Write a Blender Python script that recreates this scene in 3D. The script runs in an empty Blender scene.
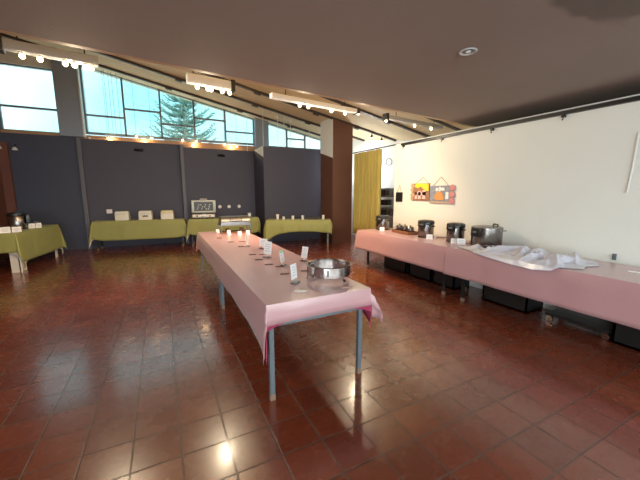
import bpy, bmesh, math, random
from mathutils import Vector, Matrix
random.seed(7)
PI = math.pi
SKY_BACK, SKY_FRONT = 1.65, 2.5
S = bpy.context.scene
C = S.collection

# ------------------------------------------------------------------ materials
def mat(name, col, rough=.5, metal=0., spec=.5, bump=0., bscale=40., var=0., vscale=6., emit=None, estr=0., sheen=0., coat=0.):
    m = bpy.data.materials.new(name); m.use_nodes = True
    nt = m.node_tree; b = nt.nodes['Principled BSDF']
    c4 = (col[0], col[1], col[2], 1)
    b.inputs['Base Color'].default_value = c4
    b.inputs['Roughness'].default_value = rough
    b.inputs['Metallic'].default_value = metal
    b.inputs['Specular IOR Level'].default_value = spec
    if sheen: b.inputs['Sheen Weight'].default_value = sheen
    if coat: b.inputs['Coat Weight'].default_value = coat
    if emit:
        b.inputs['Emission Color'].default_value = (*emit, 1); b.inputs['Emission Strength'].default_value = estr
    tc = nt.nodes.new('ShaderNodeTexCoord')
    if var:
        n = nt.nodes.new('ShaderNodeTexNoise'); n.inputs['Scale'].default_value = vscale; n.inputs['Detail'].default_value = 4
        r = nt.nodes.new('ShaderNodeMapRange'); r.inputs['To Min'].default_value = 1 - var; r.inputs['To Max'].default_value = 1 + var
        mx = nt.nodes.new('ShaderNodeMix'); mx.data_type = 'RGBA'; mx.blend_type = 'MULTIPLY'
        mx.inputs[0].default_value = 1; mx.inputs[6].default_value = c4
        nt.links.new(tc.outputs['Object'], n.inputs['Vector']); nt.links.new(n.outputs['Fac'], r.inputs['Value'])
        nt.links.new(r.outputs['Result'], mx.inputs[7]); nt.links.new(mx.outputs[2], b.inputs['Base Color'])
    if bump:
        n = nt.nodes.new('ShaderNodeTexNoise'); n.inputs['Scale'].default_value = bscale; n.inputs['Detail'].default_value = 3
        bp = nt.nodes.new('ShaderNodeBump'); bp.inputs['Strength'].default_value = bump; bp.inputs['Distance'].default_value = .02
        nt.links.new(tc.outputs['Object'], n.inputs['Vector']); nt.links.new(n.outputs['Fac'], bp.inputs['Height'])
        nt.links.new(bp.outputs['Normal'], b.inputs['Normal'])
    return m

def floor_mat():
    m = bpy.data.materials.new('terracotta_tiles'); m.use_nodes = True
    nt = m.node_tree; N = nt.nodes; L = nt.links; b = N['Principled BSDF']
    def nd(t, **k):
        n = N.new(t)
        for a, v in k.items(): setattr(n, a, v)
        return n
    def mth(op, a, bb=None):
        n = nd('ShaderNodeMath', operation=op)
        for i, v in enumerate((a, bb)):
            if v is None: continue
            if isinstance(v, (int, float)): n.inputs[i].default_value = v
            else: L.new(v, n.inputs[i])
        return n.outputs[0]
    tc = nd('ShaderNodeTexCoord'); sp = nd('ShaderNodeSeparateXYZ'); L.new(tc.outputs['Object'], sp.inputs[0])
    wob = nd('ShaderNodeTexNoise'); wob.inputs['Scale'].default_value = 3.0; L.new(tc.outputs['Object'], wob.inputs['Vector'])
    w = mth('MULTIPLY', mth('SUBTRACT', wob.outputs['Fac'], .5), .012)
    T = .2575
    u = mth('DIVIDE', mth('ADD', mth('SUBTRACT', sp.outputs['X'], .01), w), T)
    v = mth('DIVIDE', mth('ADD', mth('SUBTRACT', sp.outputs['Y'], 1.0), w), T)
    def edge(x):
        f = mth('FRACT', x); return mth('MINIMUM', f, mth('SUBTRACT', 1.0, f))
    e = mth('MINIMUM', edge(u), edge(v))
    mr = nd('ShaderNodeMapRange'); L.new(e, mr.inputs['Value'])
    mr.inputs['From Min'].default_value = .010; mr.inputs['From Max'].default_value = .024
    tile = mr.outputs['Result']
    cb = nd('ShaderNodeCombineXYZ'); L.new(mth('FLOOR', u), cb.inputs[0]); L.new(mth('FLOOR', v), cb.inputs[1])
    wn = nd('ShaderNodeTexWhiteNoise', noise_dimensions='3D'); L.new(cb.outputs[0], wn.inputs['Vector'])
    rp = nd('ShaderNodeValToRGB'); L.new(wn.outputs['Value'], rp.inputs['Fac'])
    el = rp.color_ramp.elements
    el[0].color = (.135, .026, .011, 1); el[1].color = (.190, .042, .018, 1)
    k = el.new(.5); k.color = (.160, .033, .014, 1)
    n2 = nd('ShaderNodeTexNoise'); n2.inputs['Scale'].default_value = .9; n2.inputs['Detail'].default_value = 1
    L.new(tc.outputs['Object'], n2.inputs['Vector'])
    r2 = nd('ShaderNodeMapRange'); r2.inputs['To Min'].default_value = .86; r2.inputs['To Max'].default_value = 1.14; L.new(n2.outputs['Fac'], r2.inputs['Value'])
    mx = nd('ShaderNodeMix', data_type='RGBA', blend_type='MULTIPLY'); mx.inputs[0].default_value = 1
    L.new(rp.outputs['Color'], mx.inputs[6]); L.new(r2.outputs['Result'], mx.inputs[7])
    gx = nd('ShaderNodeMix', data_type='RGBA'); L.new(tile, gx.inputs[0]); gx.inputs[6].default_value = (.075, .042, .032, 1); L.new(mx.outputs[2], gx.inputs[7])
    L.new(gx.outputs[2], b.inputs['Base Color'])
    n3 = nd('ShaderNodeTexNoise'); n3.inputs['Scale'].default_value = 9; n3.inputs['Detail'].default_value = 2; L.new(tc.outputs['Object'], n3.inputs['Vector'])
    rr = nd('ShaderNodeMapRange'); rr.inputs['To Min'].default_value = .22; rr.inputs['To Max'].default_value = .32; L.new(n3.outputs['Fac'], rr.inputs['Value'])
    rg = nd('ShaderNodeMix'); L.new(tile, rg.inputs[0]); rg.inputs[2].default_value = .5; L.new(rr.outputs['Result'], rg.inputs[3])
    L.new(rg.outputs[0], b.inputs['Roughness'])
    b.inputs['Specular IOR Level'].default_value = .9
    b.inputs['Coat Weight'].default_value = .55; b.inputs['Coat Roughness'].default_value = .14
    # tile faces are a little tilted and dimpled, joints sit lower
    tl = mth('MULTIPLY', mth('FRACT', u), mth('SUBTRACT', wn.outputs['Value'], .5))
    hh = mth('ADD', mth('MULTIPLY', tile, .5), mth('MULTIPLY', tl, 1.3))
    bp = nd('ShaderNodeBump'); bp.inputs['Strength'].default_value = .5; bp.inputs['Distance'].default_value = .006
    L.new(hh, bp.inputs['Height']); L.new(bp.outputs['Normal'], b.inputs['Normal'])
    return m

def ceiling_mat():
    m = mat('brown_plaster', (.285, .238, .210), .85, bump=.25, bscale=120, var=.10, vscale=1.2)
    nt = m.node_tree; L = nt.links; b = nt.nodes['Principled BSDF']
    src = b.inputs['Base Color'].links[0].from_socket
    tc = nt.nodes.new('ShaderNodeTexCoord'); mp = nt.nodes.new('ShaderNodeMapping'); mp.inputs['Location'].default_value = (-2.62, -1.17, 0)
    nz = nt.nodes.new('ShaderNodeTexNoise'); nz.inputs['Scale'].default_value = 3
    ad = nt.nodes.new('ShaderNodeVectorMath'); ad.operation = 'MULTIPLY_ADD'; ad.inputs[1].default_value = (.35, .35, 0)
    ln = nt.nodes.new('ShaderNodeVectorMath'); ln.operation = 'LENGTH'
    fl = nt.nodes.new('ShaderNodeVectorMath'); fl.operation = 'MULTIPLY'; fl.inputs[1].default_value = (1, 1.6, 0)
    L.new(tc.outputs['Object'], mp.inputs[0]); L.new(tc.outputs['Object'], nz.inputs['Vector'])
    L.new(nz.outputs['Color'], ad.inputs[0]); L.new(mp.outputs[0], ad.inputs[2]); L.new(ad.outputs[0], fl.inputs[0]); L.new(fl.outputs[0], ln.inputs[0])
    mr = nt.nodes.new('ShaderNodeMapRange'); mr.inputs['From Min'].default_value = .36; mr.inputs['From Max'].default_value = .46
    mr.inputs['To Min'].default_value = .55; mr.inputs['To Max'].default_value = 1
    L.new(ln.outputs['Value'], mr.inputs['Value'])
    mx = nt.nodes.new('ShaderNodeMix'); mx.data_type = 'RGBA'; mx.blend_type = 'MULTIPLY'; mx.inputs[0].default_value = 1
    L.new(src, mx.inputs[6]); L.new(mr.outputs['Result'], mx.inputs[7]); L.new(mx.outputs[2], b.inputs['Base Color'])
    return m

def glass_mat():
    m = bpy.data.materials.new('window_glass'); m.use_nodes = True
    nt = m.node_tree; nt.nodes.clear()
    o = nt.nodes.new('ShaderNodeOutputMaterial'); t = nt.nodes.new('ShaderNodeBsdfTransparent'); g = nt.nodes.new('ShaderNodeBsdfGlossy'); x = nt.nodes.new('ShaderNodeMixShader')
    t.inputs[0].default_value = (.86, .97, .98, 1); g.inputs['Roughness'].default_value = .03; x.inputs[0].default_value = .05
    nt.links.new(t.outputs[0], x.inputs[1]); nt.links.new(g.outputs[0], x.inputs[2]); nt.links.new(x.outputs[0], o.inputs[0])
    return m

M = dict(
    floor=floor_mat(), soffit=ceiling_mat(), glass=glass_mat(),
    roof=mat('tan_boards', (.78, .63, .40), .7, var=.08, vscale=2),
    palewood=mat('pale_wood', (.62, .46, .30), .5, var=.12, vscale=5),
    ledge=mat('orange_wood', (.42, .24, .13), .5, var=.15, vscale=6),
    white_wall=mat('cream_plaster', (.745, .775, .745), .8, bump=.08, bscale=60, var=.03, vscale=2),
    far_wall=mat('white_plaster', (.82, .84, .82), .8),
    panel=mat('slate_panel', (.057, .058, .092), .62, var=.10, vscale=1.5),
    panelblue=mat('navy_panel', (.044, .054, .092), .62, var=.10, vscale=1.5),
    edge=mat('panel_edge', (.11, .115, .15), .55),
    post=mat('blue_grey_post', (.24, .30, .39), .5),
    redwall=mat('brick_red_wall', (.14, .05, .038), .7, var=.15),
    column=mat('brown_laminate', (.135, .062, .042), .55, spec=.3, var=.10, vscale=3),
    frame=mat('dark_frame', (.15, .18, .21), .4),
    lightframe=mat('pale_frame', (.55, .60, .62), .4),
    beam=mat('dark_beam', (.045, .035, .03), .5),
    black=mat('black_plastic', (.012, .012, .013), .35),
    blackm=mat('black_metal', (.02, .02, .022), .4, metal=.4),
    steel=mat('brushed_steel', (.25, .24, .235), .27, metal=1., var=.06, vscale=20),
    chrome=mat('chrome', (.50, .48, .47), .17, metal=1.),
    dullsteel=mat('dull_steel', (.24, .24, .25), .4, metal=1., var=.25, vscale=12),
    darkchrome=mat('dark_steel', (.20, .17, .16), .3, metal=1.),
    greymetal=mat('grey_blue_paint', (.13, .16, .185), .4, metal=.2, var=.08, vscale=30),
    scuff=mat('worn_foot', (.22, .14, .10), .6, var=.4, vscale=90),
    tablewood=mat('table_board', (.35, .28, .21), .6, var=.1),
    pink=mat('pink_cloth', (.475, .275, .297), .27, spec=.6, bump=.06, bscale=14, var=.04, vscale=5, sheen=.15),
    rose=mat('rose_lining', (.38, .05, .12), .5),
    green=mat('green_cloth', (.30, .315, .10), .6, bump=.15, bscale=16, var=.08, vscale=5, sheen=.1),
    whitecloth=mat('white_undercloth', (.75, .70, .62), .7, bump=.1, bscale=20),
    sheet=mat('white_plastic_sheet', (.60, .61, .71), .18, spec=.8, bump=.10, bscale=12),
    card=mat('white_card', (.82, .83, .85), .5),
    ink=mat('grey_ink', (.45, .48, .56), .6),
    greenink=mat('green_ink', (.30, .62, .30), .6),
    cream=mat('cream_plastic', (.80, .79, .69), .4),
    greycream=mat('grey_cream_metal', (.40, .40, .35), .4, metal=.3),
    cream2=mat('yellow_cream_plastic', (.74, .68, .40), .4),
    whitep=mat('white_plastic', (.80, .80, .80), .4),
    bar=mat('white_light_bar', (.78, .83, .90), .35),
    greybar=mat('grey_light_bar', (.34, .37, .42), .4),
    bulb=mat('warm_bulb', (1, .9, .7), .3, emit=(1., .70, .36), estr=7.),
    bulbw=mat('cool_bulb', (1, 1, 1), .3, emit=(1., .93, .84), estr=7.),
    curtain=mat('mustard_curtain', (.42, .34, .085), .75, var=.08, vscale=4, sheen=.2),
    brown=mat('brown_wicker', (.22, .09, .04), .6, bump=.5, bscale=90),
    basketlight=mat('tan_card', (.48, .34, .24), .7),
    yellow=mat('yellow_paint', (.80, .66, .05), .5),
    pinkpaint=mat('pink_paint', (.78, .52, .50), .6),
    brownpaint=mat('brown_paint', (.30, .16, .10), .6, var=.35, vscale=25),
    bluegrey=mat('blue_grey_print', (.24, .28, .36), .5, var=.7, vscale=22),
    orange=mat('orange_paint', (.62, .30, .10), .6, var=.3, vscale=30),
    rosette=mat('pink_rosette', (.58, .26, .27), .7, var=.25, vscale=50),
    trunk=mat('tree_bark', (.20, .17, .14), .9),
    needles=mat('blue_green_needles', (.10, .22, .19), .8, var=.3, vscale=3),
    ground=mat('outdoor_ground', (.62, .60, .54), .95, var=.1, vscale=.5),
    gravel=mat('grey_plastic', (.15, .15, .16), .5),
    darkbar=mat('dark_bar', (.10, .045, .035), .5),
    white_string=mat('white_cord', (.75, .75, .74), .6),
    dark_string=mat('dark_cord', (.10, .16, .18), .6),
    cable=mat('white_cable', (.66, .67, .64), .5),
)

for k in ('bulb', 'bulbw'): M[k].cycles.emission_sampling = 'NONE'

# ------------------------------------------------------------------ mesh helpers
class MB:
    def __init__(s): s.bm = bmesh.new()
    def box(s, c, d, rz=0, rx=0, ry=0, bev=0, taper=None):
        r = bmesh.ops.create_cube(s.bm, size=1); vs = r['verts']
        for v in vs:
            x, y, z = v.co.x * d[0], v.co.y * d[1], v.co.z * d[2]
            if taper and z > 0: x *= taper[0]; y *= taper[1]
            v.co = (x, y, z)
        if bev:
            es = list({e for v in vs for e in v.link_edges})
            rb = bmesh.ops.bevel(s.bm, geom=es, offset=bev, segments=2, affect='EDGES', profile=.7)
            vs = list({v for f in rb['faces'] for v in f.verts} | {v for v in vs if v.is_valid})
            # every vert of this island
            seen = set(vs); st = list(vs)
            while st:
                q = st.pop()
                for e in q.link_edges:
                    o = e.other_vert(q)
                    if o not in seen: seen.add(o); st.append(o)
            vs = list(seen)
        R = Matrix.Translation(c) @ Matrix.Rotation(rz, 4, 'Z') @ Matrix.Rotation(ry, 4, 'Y') @ Matrix.Rotation(rx, 4, 'X')
        for v in vs: v.co = R @ v.co
        return s
    def b2(s, lo, hi, bev=0):
        return s.box([(a + b) / 2 for a, b in zip(lo, hi)], [b - a for a, b in zip(lo, hi)], bev=bev)
    def lathe(s, prof, c=(0, 0, 0), n=32, sx=1, sy=1, closed=False, rot=None):
        rings = []
        for (r, z) in prof:
            ring = []
            for i in range(n):
                a = 2 * PI * i / n
                p = Vector((r * sx * math.cos(a), r * sy * math.sin(a), z))
                if rot: p = rot @ p
                ring.append(s.bm.verts.new(p + Vector(c)))
            rings.append(ring)
        m = len(rings)
        for j in range(m if closed else m - 1):
            A, B = rings[j], rings[(j + 1) % m]
            for i in range(n): s.bm.faces.new((A[i], A[(i + 1) % n], B[(i + 1) % n], B[i]))
        if not closed:
            if prof[0][0] > 1e-5: s.bm.faces.new(list(reversed(rings[0])))
            if prof[-1][0] > 1e-5: s.bm.faces.new(rings[-1])
        return s
    def tube(s, pts, r, n=8, r2=None):
        pts = [Vector(p) for p in pts]; rings = []
        for i, p in enumerate(pts):
            a = pts[max(i - 1, 0)]; b = pts[min(i + 1, len(pts) - 1)]
            t = (b - a).normalized()
            u = t.cross(Vector((0, 0, 1)))
            if u.length < 1e-4: u = t.cross(Vector((1, 0, 0)))
            u.normalize(); w = t.cross(u)
            rr = r if r2 is None else r + (r2 - r) * i / max(1, len(pts) - 1)
            rings.append([s.bm.verts.new(p + u * rr * math.cos(2 * PI * k / n) + w * rr * math.sin(2 * PI * k / n)) for k in range(n)])
        for A, B in zip(rings, rings[1:]):
            for i in range(n): s.bm.faces.new((A[i], A[(i + 1) % n], B[(i + 1) % n], B[i]))
        s.bm.faces.new(list(reversed(rings[0]))); s.bm.faces.new(rings[-1])
        return s
    def sph(s, c, r, n=12, sz=1):
        prof = [(r * math.sin(PI * i / n), -r * sz * math.cos(PI * i / n)) for i in range(n + 1)]
        prof[0] = (1e-4, prof[0][1]); prof[-1] = (1e-4, prof[-1][1])
        return s.lathe(prof, c, n=16)
    def prism(s, pts, lo, hi, axis='y'):
        def P(a, b, c): return {'y': (a, c, b), 'x': (c, a, b), 'z': (a, b, c)}[axis]
        A = [s.bm.verts.new(P(p[0], p[1], lo)) for p in pts]; B = [s.bm.verts.new(P(p[0], p[1], hi)) for p in pts]
        n = len(pts)
        s.bm.faces.new(A); s.bm.faces.new(list(reversed(B)))
        for i in range(n): s.bm.faces.new((A[i], B[i], B[(i + 1) % n], A[(i + 1) % n]))
        return s
    def grid(s, V, nu, nv):
        vs = [s.bm.verts.new(p) for p in V]
        for j in range(nv - 1):
            for i in range(nu - 1):
                a = j * nu + i; s.bm.faces.new((vs[a], vs[a + 1], vs[a + nu + 1], vs[a + nu]))
        return s
    def build(s, name, m, parent=None, smooth=None, loc=None):
        bmesh.ops.remove_doubles(s.bm, verts=s.bm.verts, dist=1e-6)
        bmesh.ops.recalc_face_normals(s.bm, faces=s.bm.faces)
        me = bpy.data.meshes.new(name); s.bm.to_mesh(me); s.bm.free()
        o = bpy.data.objects.new(name, me); C.objects.link(o)
        me.materials.append(M[m] if isinstance(m, str) else m)
        if smooth is not None:
            me.shade_smooth()
            try: me.set_sharp_from_angle(angle=math.radians(smooth))
            except Exception: pass
        if parent: o.parent = parent
        if loc: o.location = loc
        return o

def tag(o, label, cat, group=None, kind=None):
    o['label'] = label; o['category'] = cat
    if group: o['group'] = group
    if kind: o['kind'] = kind
    return o
def thing(name, label, cat, loc, rz=0, group=None):
    o = bpy.data.objects.new(name, None); C.objects.link(o); o.empty_display_size = .1
    o.location = loc; o.rotation_euler = (0, 0, rz)
    return tag(o, label, cat, group)
def struct(name, mb, m, parent=None, smooth=None):
    o = mb.build(name, m, parent, smooth)
    o['kind'] = 'structure'
    return o
def dup(root, label, loc, rz=0, group=None):
    r = root.copy(); C.objects.link(r); r.location = loc; r.rotation_euler = (0, 0, rz); r['label'] = label
    if group: r['group'] = group
    for ch in list(root.children):
        c = ch.copy(); C.objects.link(c); c.parent = r
        for g in list(ch.children):
            d = g.copy(); C.objects.link(d); d.parent = c
    return r

# ------------------------------------------------------------------ the setting
W = 10.4                                  # window wall
def zr(x): return 4.40 - .194 * x          # underside of the sloping roof
SZ = 2.62                                 # low ceiling
WT = 2.47                                 # top of the free-standing right wall
XC = 6.5
XL, XR = -3.3, 4.38
YF = -4.0
def se(x): return 3.233 + .114 * x          # edge of the low ceiling

struct('floor', MB().b2((XL - .2, YF - .2, -.1), (8.8, W + .3, 0)), 'floor')
# low brown ceiling, an oblique edge towards the high part
struct('ceiling', MB().prism([(XL, YF), (XC, YF), (XC, se(XC)), (XL, se(XL))], SZ, SZ + .16, 'z'), 'soffit')
struct('trim_1', MB().prism([(XL, se(XL) + .002), (XC, se(XC) + .002), (XC, se(XC) + .07), (XL, se(XL) + .07)], SZ + .004, SZ + .16, 'z'), 'palewood')
# high sloping roof over the back of the hall
struct('ceiling_upper', MB().prism([(XL - .2, zr(XL - .2)), (8.8, zr(8.8)), (8.8, zr(8.8) + .15), (XL - .2, zr(XL - .2) + .15)], 2.3, W + .25, 'y'), 'roof')
# riser between the two ceilings
struct('wall_riser', MB().prism([(XL, se(XL) - .12), (XC, se(XC) - .12), (XC, se(XC) - .05), (XL, se(XL) - .05)], SZ + .16, 5.1, 'z'), 'roof')
XB = (5.64, 6.15, 6.66, 7.27, 7.81)
for i, y in enumerate((9.86, 8.9, 7.93, 6.78, 5.75)):
    mb = MB(); h = .05
    mb.prism([(XL, zr(XL) - h), (XB[i], zr(XB[i]) - h), (XB[i], zr(XB[i])), (XL, zr(XL))], y - .035, y + .035, 'y')
    for x in (-1.6, .4, 2.3, 3.9, 5.2): mb.box((x + .2 * (i % 2), y, zr(x + .2 * (i % 2)) - .06), (.16, .09, .05), ry=.19)
    struct('trim_%d' % (2 + i), mb, 'beam')

# right wall, a free-standing cream wall with a black track along its top
struct('wall_right', MB().b2((XR, YF, 0), (XR + .14, 5.2, WT - .005)), 'white_wall')
mb = MB().b2((XR - .045, YF, WT - .06), (XR - .001, 5.0, WT - .018))
struct('trim_7', mb, 'blackm')
struct('trim_8', MB().b2((XR - .05, YF, WT - .016), (XR - .001, 5.0, WT - .002)), 'lightframe')
# far white wall of the side passage and an added unseen end wall keeping the corridor dark
struct('wall_passage', MB().prism([(5.37, W - .04), (8.285, 4.88), (8.42, 4.95), (5.50, W - .04)], 0, 3.62, 'z'), 'far_wall')
struct('wall_corridor', MB().b2((XC - .05, YF, 0), (XC + .1, 4.89, SZ + .05)), 'far_wall')
struct('wall_passage_end', MB().b2((XR + .141, 4.9, 0), (8.30, 5.0, WT - .02)), 'far_wall')
# left wall
mb = MB().b2((XL - .15, -1.5, 0), (XL, W, zr(XL) + .05)).b2((XL - .15, YF, 0), (XL, -3.7, 3.0)).b2((XL - .15, -3.7, 0), (XL, -1.5, .25)).b2((XL - .15, -3.7, 2.38), (XL, -1.5, 3.0))
struct('wall_left', mb, 'redwall')
wf = MB()
for y in (-3.67, -2.6, -1.53): wf.box((XL - .08, y, 1.315), (.08, .06, 2.13))
wf.box((XL - .08, -2.6, .275), (.08, 2.2, .05)); wf.box((XL - .08, -2.6, 2.355), (.08, 2.2, .05))
w5 = struct('window_5', wf, 'frame')  # unseen window added to throw light on the right wall
struct('pane', MB().b2((XL - .085, -3.7, .25), (XL - .075, -1.5, 2.38)), 'glass', w5)  # pane of the added unseen window
# wall behind the camera, mostly glass
mb = MB().b2((XL, YF - .15, 0), (XR, YF, .95)).b2((XL, YF - .15, 2.38), (XR, YF, SZ + .1)).b2((XR, YF - .15, 0), (XC, YF, SZ + .1))
for x0, x1 in ((XL, XL + .3), (XR - .3, XR)): mb.b2((x0, YF - .15, .95), (x1, YF, 2.38))
struct('wall_front', mb, 'white_wall')
wf = MB()
for x in (XL + .3, -1.2, .5, 2.3, XR - .3): wf.box((x, YF - .08, 1.665), (.07, .08, 1.43))
wf.box(((XL + XR) / 2, YF - .08, .975), (XR - XL - .6, .08, .05)); wf.box(((XL + XR) / 2, YF - .08, 2.36), (XR - XL - .6, .08, .05))
w4 = struct('window_4', wf, 'frame')
struct('pane', MB().b2((XL + .3, YF - .085, .95), (XR - .3, YF - .075, 2.36)), 'glass', w4)

# back wall under, between and over the windows
struct('wall_back', MB().b2((XL, W - .03, 0), (5.5, W + .15, 2.98)), 'ledge')
mb = MB().prism([(XL, 4.50), (-2.12, 4.50), (-2.12, zr(-2.12) + .02), (XL, zr(XL) + .02)], W - .05, W + .15, 'y')
struct('trim_9', mb, 'white_wall')
mb = MB().prism([(-2.14, 2.9), (-1.66, 2.9), (-1.66, zr(-1.66)), (-2.14, zr(-2.14))], W - .22, W + .12, 'y')
struct('trim_10', mb, 'post')
struct('trim_11', MB().b2((-1.655, W - .24, 2.9), (-1.625, W - .05, zr(-1.64) - .02)), 'lightframe')
mb = MB().prism([(2.86, 2.9), (3.30, 2.9), (3.30, zr(3.30)), (2.86, zr(2.86))], W - .18, W + .12, 'y')
struct('trim_12', mb, 'post')

def window(n, x0, x1, z0, top, verts, mids):
    f = MB(); t = .045; y = W + .02
    f.b2((x0, y - .03, z0 - .03), (x1, y + .05, z0 + .03))
    q = [(x0, top(x0) - .05), (x1, top(x1) - .05), (x1, top(x1) + .03), (x0, top(x0) + .03)]
    f.prism(q, y - .03, y + .05, 'y')
    for x in [x0 + t / 2] + verts + [x1 - t / 2]: f.b2((x - t / 2, y - .03, z0), (x + t / 2, y + .05, top(x)))
    for (a, b, z) in mids: f.b2((a, y - .025, z - t / 2), (b, y + .045, z + t / 2))
    o = struct('window_%d' % n, f, 'frame')
    struct('pane', MB().prism([(x0, z0), (x1, z0), (x1, top(x1)), (x0, top(x0))], y + .008, y + .014, 'y'), 'glass', o)
    return o
wt = lambda x: 4.43 - .196 * x
window(1, XL, -2.14, 2.97, lambda x: 4.52, [], [(XL, -2.14, 3.545)])
window(2, -1.63, 2.88, 3.04, wt, [-.725, .167, 1.053, 1.958], [(-1.63, -.725, 3.50), (-.725, .167, 3.745), (.167, 1.053, 3.435), (1.053, 1.958, 3.685), (1.958, 2.88, 3.38)])
window(3, 3.30, 5.36, 3.0, wt, [4.0, 4.68], [(4.0, 4.68, 3.31)])
# pale head rail with a dark line over it
for (x0, x1) in ((-1.6, 3.0), (3.2, 6.4)):
    pass
struct('trim_13', MB().prism([(-1.62, wt(-1.62) + .035), (5.38, wt(5.38) + .035), (5.38, wt(5.38) + .075), (-1.62, wt(-1.62) + .075)], W - .10, W + .05, 'y'), 'lightframe')

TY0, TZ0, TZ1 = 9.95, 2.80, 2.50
# slate panels in front of the back wall
struct('wall_back_panel', MB().b2((XL, 10.16, 0), (-1.79, 10.24, 2.885), bev=.006), 'panelblue')
struct('wall_back_panel', MB().b2((-1.72, 10.16, 0), (.60, 10.24, 2.855), bev=.006), 'panel')
struct('wall_back_panel', MB().b2((.67, 10.05, 0), (2.80, 10.24, 2.775), bev=.006), 'panel')
struct('wall_back_panel', MB().b2((2.73, 9.0, 0), (4.95, 10.04, 2.80), bev=.006), 'panel')
struct('trim_16', MB().b2((XR - .003, .3, .78), (XR - .0005, 2.30, 1.45)), 'white_wall')
struct('trim_17', MB().b2((XL, 10.08, 0), (-3.13, 10.18, 2.66)), 'redwall')
struct('trim_18', MB().prism([(7.90, 2.45), (8.66, 2.66), (8.66, zr(4.41)), (7.90, zr(4.41))], 4.404, 4.4095, 'x'), 'far_wall')  # white board stands for window light on the pillar's upper side face
struct('trim_19', MB().prism([(TY0, TZ0), (9.0, 2.80), (9.0, TZ1)], 2.716, 2.729, 'x'), 'far_wall')  # white plate drawn as the triangle of window light on the panel side
struct('trim_14', MB().b2((-1.80, 10.06, 0), (-1.71, 10.20, 2.87)), 'edge')
struct('trim_15', MB().b2((.59, 9.98, 0), (.68, 10.20, 2.84)), 'edge')
# brown pillar
struct('pillar', MB().prism([(4.41, 0), (5.06, 0), (5.06, zr(5.06) + .01), (4.41, zr(4.41) + .01)], 7.90, 8.66, 'y'), 'column')
# outdoor ground
struct('ground', MB().b2((-60, -60, -.6), (60, 90, -.4)), 'ground')

# ------------------------------------------------------------------ tree outside
def conifer(loc, h, rad):
    t = thing('conifer', 'tall conifer with upswept branches outside the middle window', 'tree', loc)
    MB().tube([(0, 0, 0), (.05, 0, h * .5), (0, .03, h)], .22, 10, r2=.03).build('trunk', 'trunk', t, 60)
    rnd = random.Random(3)
    br = MB(); nd = []
    z = h * .22
    fol = MB()
    while z < h * .985:
        f = 1 - (z - h * .22) / (h * .80)
        L = rad * (f ** .75) + .15
        for k in range(7):
            a = rnd.random() * 2 * PI; ll = L * rnd.uniform(.75, 1.12)
            pts = []
            for i in range(6):
                q = i / 5
                pts.append(Vector((math.cos(a) * ll * q, math.sin(a) * ll * q, z - .10 * ll * math.sin(q * PI) + .30 * ll * q * q)))
            br.tube(pts, .03, 4, r2=.008)
            for i in range(1, 6):
                for q in range(3):
                    p = pts[i - 1].lerp(pts[i], (q + 1) / 3)
                    tl = .36 * (1 - .5 * i / 6) * (.6 + .5 * rnd.random()) * (0.5 + .5 * min(1, L / 1.2)) * 1.25
                    for sgn in (-1, 1):
                        b = a + sgn * rnd.uniform(.5, 1.0)
                        e = p + Vector((math.cos(b) * tl, math.sin(b) * tl, tl * rnd.uniform(.15, .6)))
                        fol.tube([p, p.lerp(e, .5) + Vector((0, 0, -.02)), e], .034, 3, r2=.008)
        z += .30
    br.build('branches', 'trunk', t)
    fol.build('foliage', 'needles', t)['kind'] = 'stuff'
    return t
conifer((1.65, 22.5, -.4), 8.55, 3.5)

# ------------------------------------------------------------------ tables and cloths
def make_table(name, label, loc, rz, L, Wd, legs, group=None, top=.745, rail=.588, mat_leg='greymetal', inset=.035):
    t = thing(name, label, 'table', loc, rz, group)
    MB().box((0, 0, top - .0125), (L, Wd, .025), bev=.004).build('tabletop', 'tablewood', t)
    fr = MB(); ix, iy = L / 2 - .035 - inset * .5, Wd / 2 - inset
    for sy in (-1, 1): fr.box((0, sy * iy, top - .055), (2 * ix, .025, .06))
    for sx in (-1, 1): fr.box((sx * ix, 0, rail), (.03, 2 * iy, .05))
    fr.build('frame', mat_leg, t)
    for sx in (-1, 1):
        for sy in (-1, 1):
            lg = MB().box((sx * ix, sy * iy, (top - .025) / 2 + .006), (.036, .036, top - .037), bev=.004).build('leg', mat_leg, t)
            MB().box((sx * ix, sy * iy, .025), (.039, .039, .05), bev=.003).build('foot', 'scuff', lg)
    return t

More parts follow.
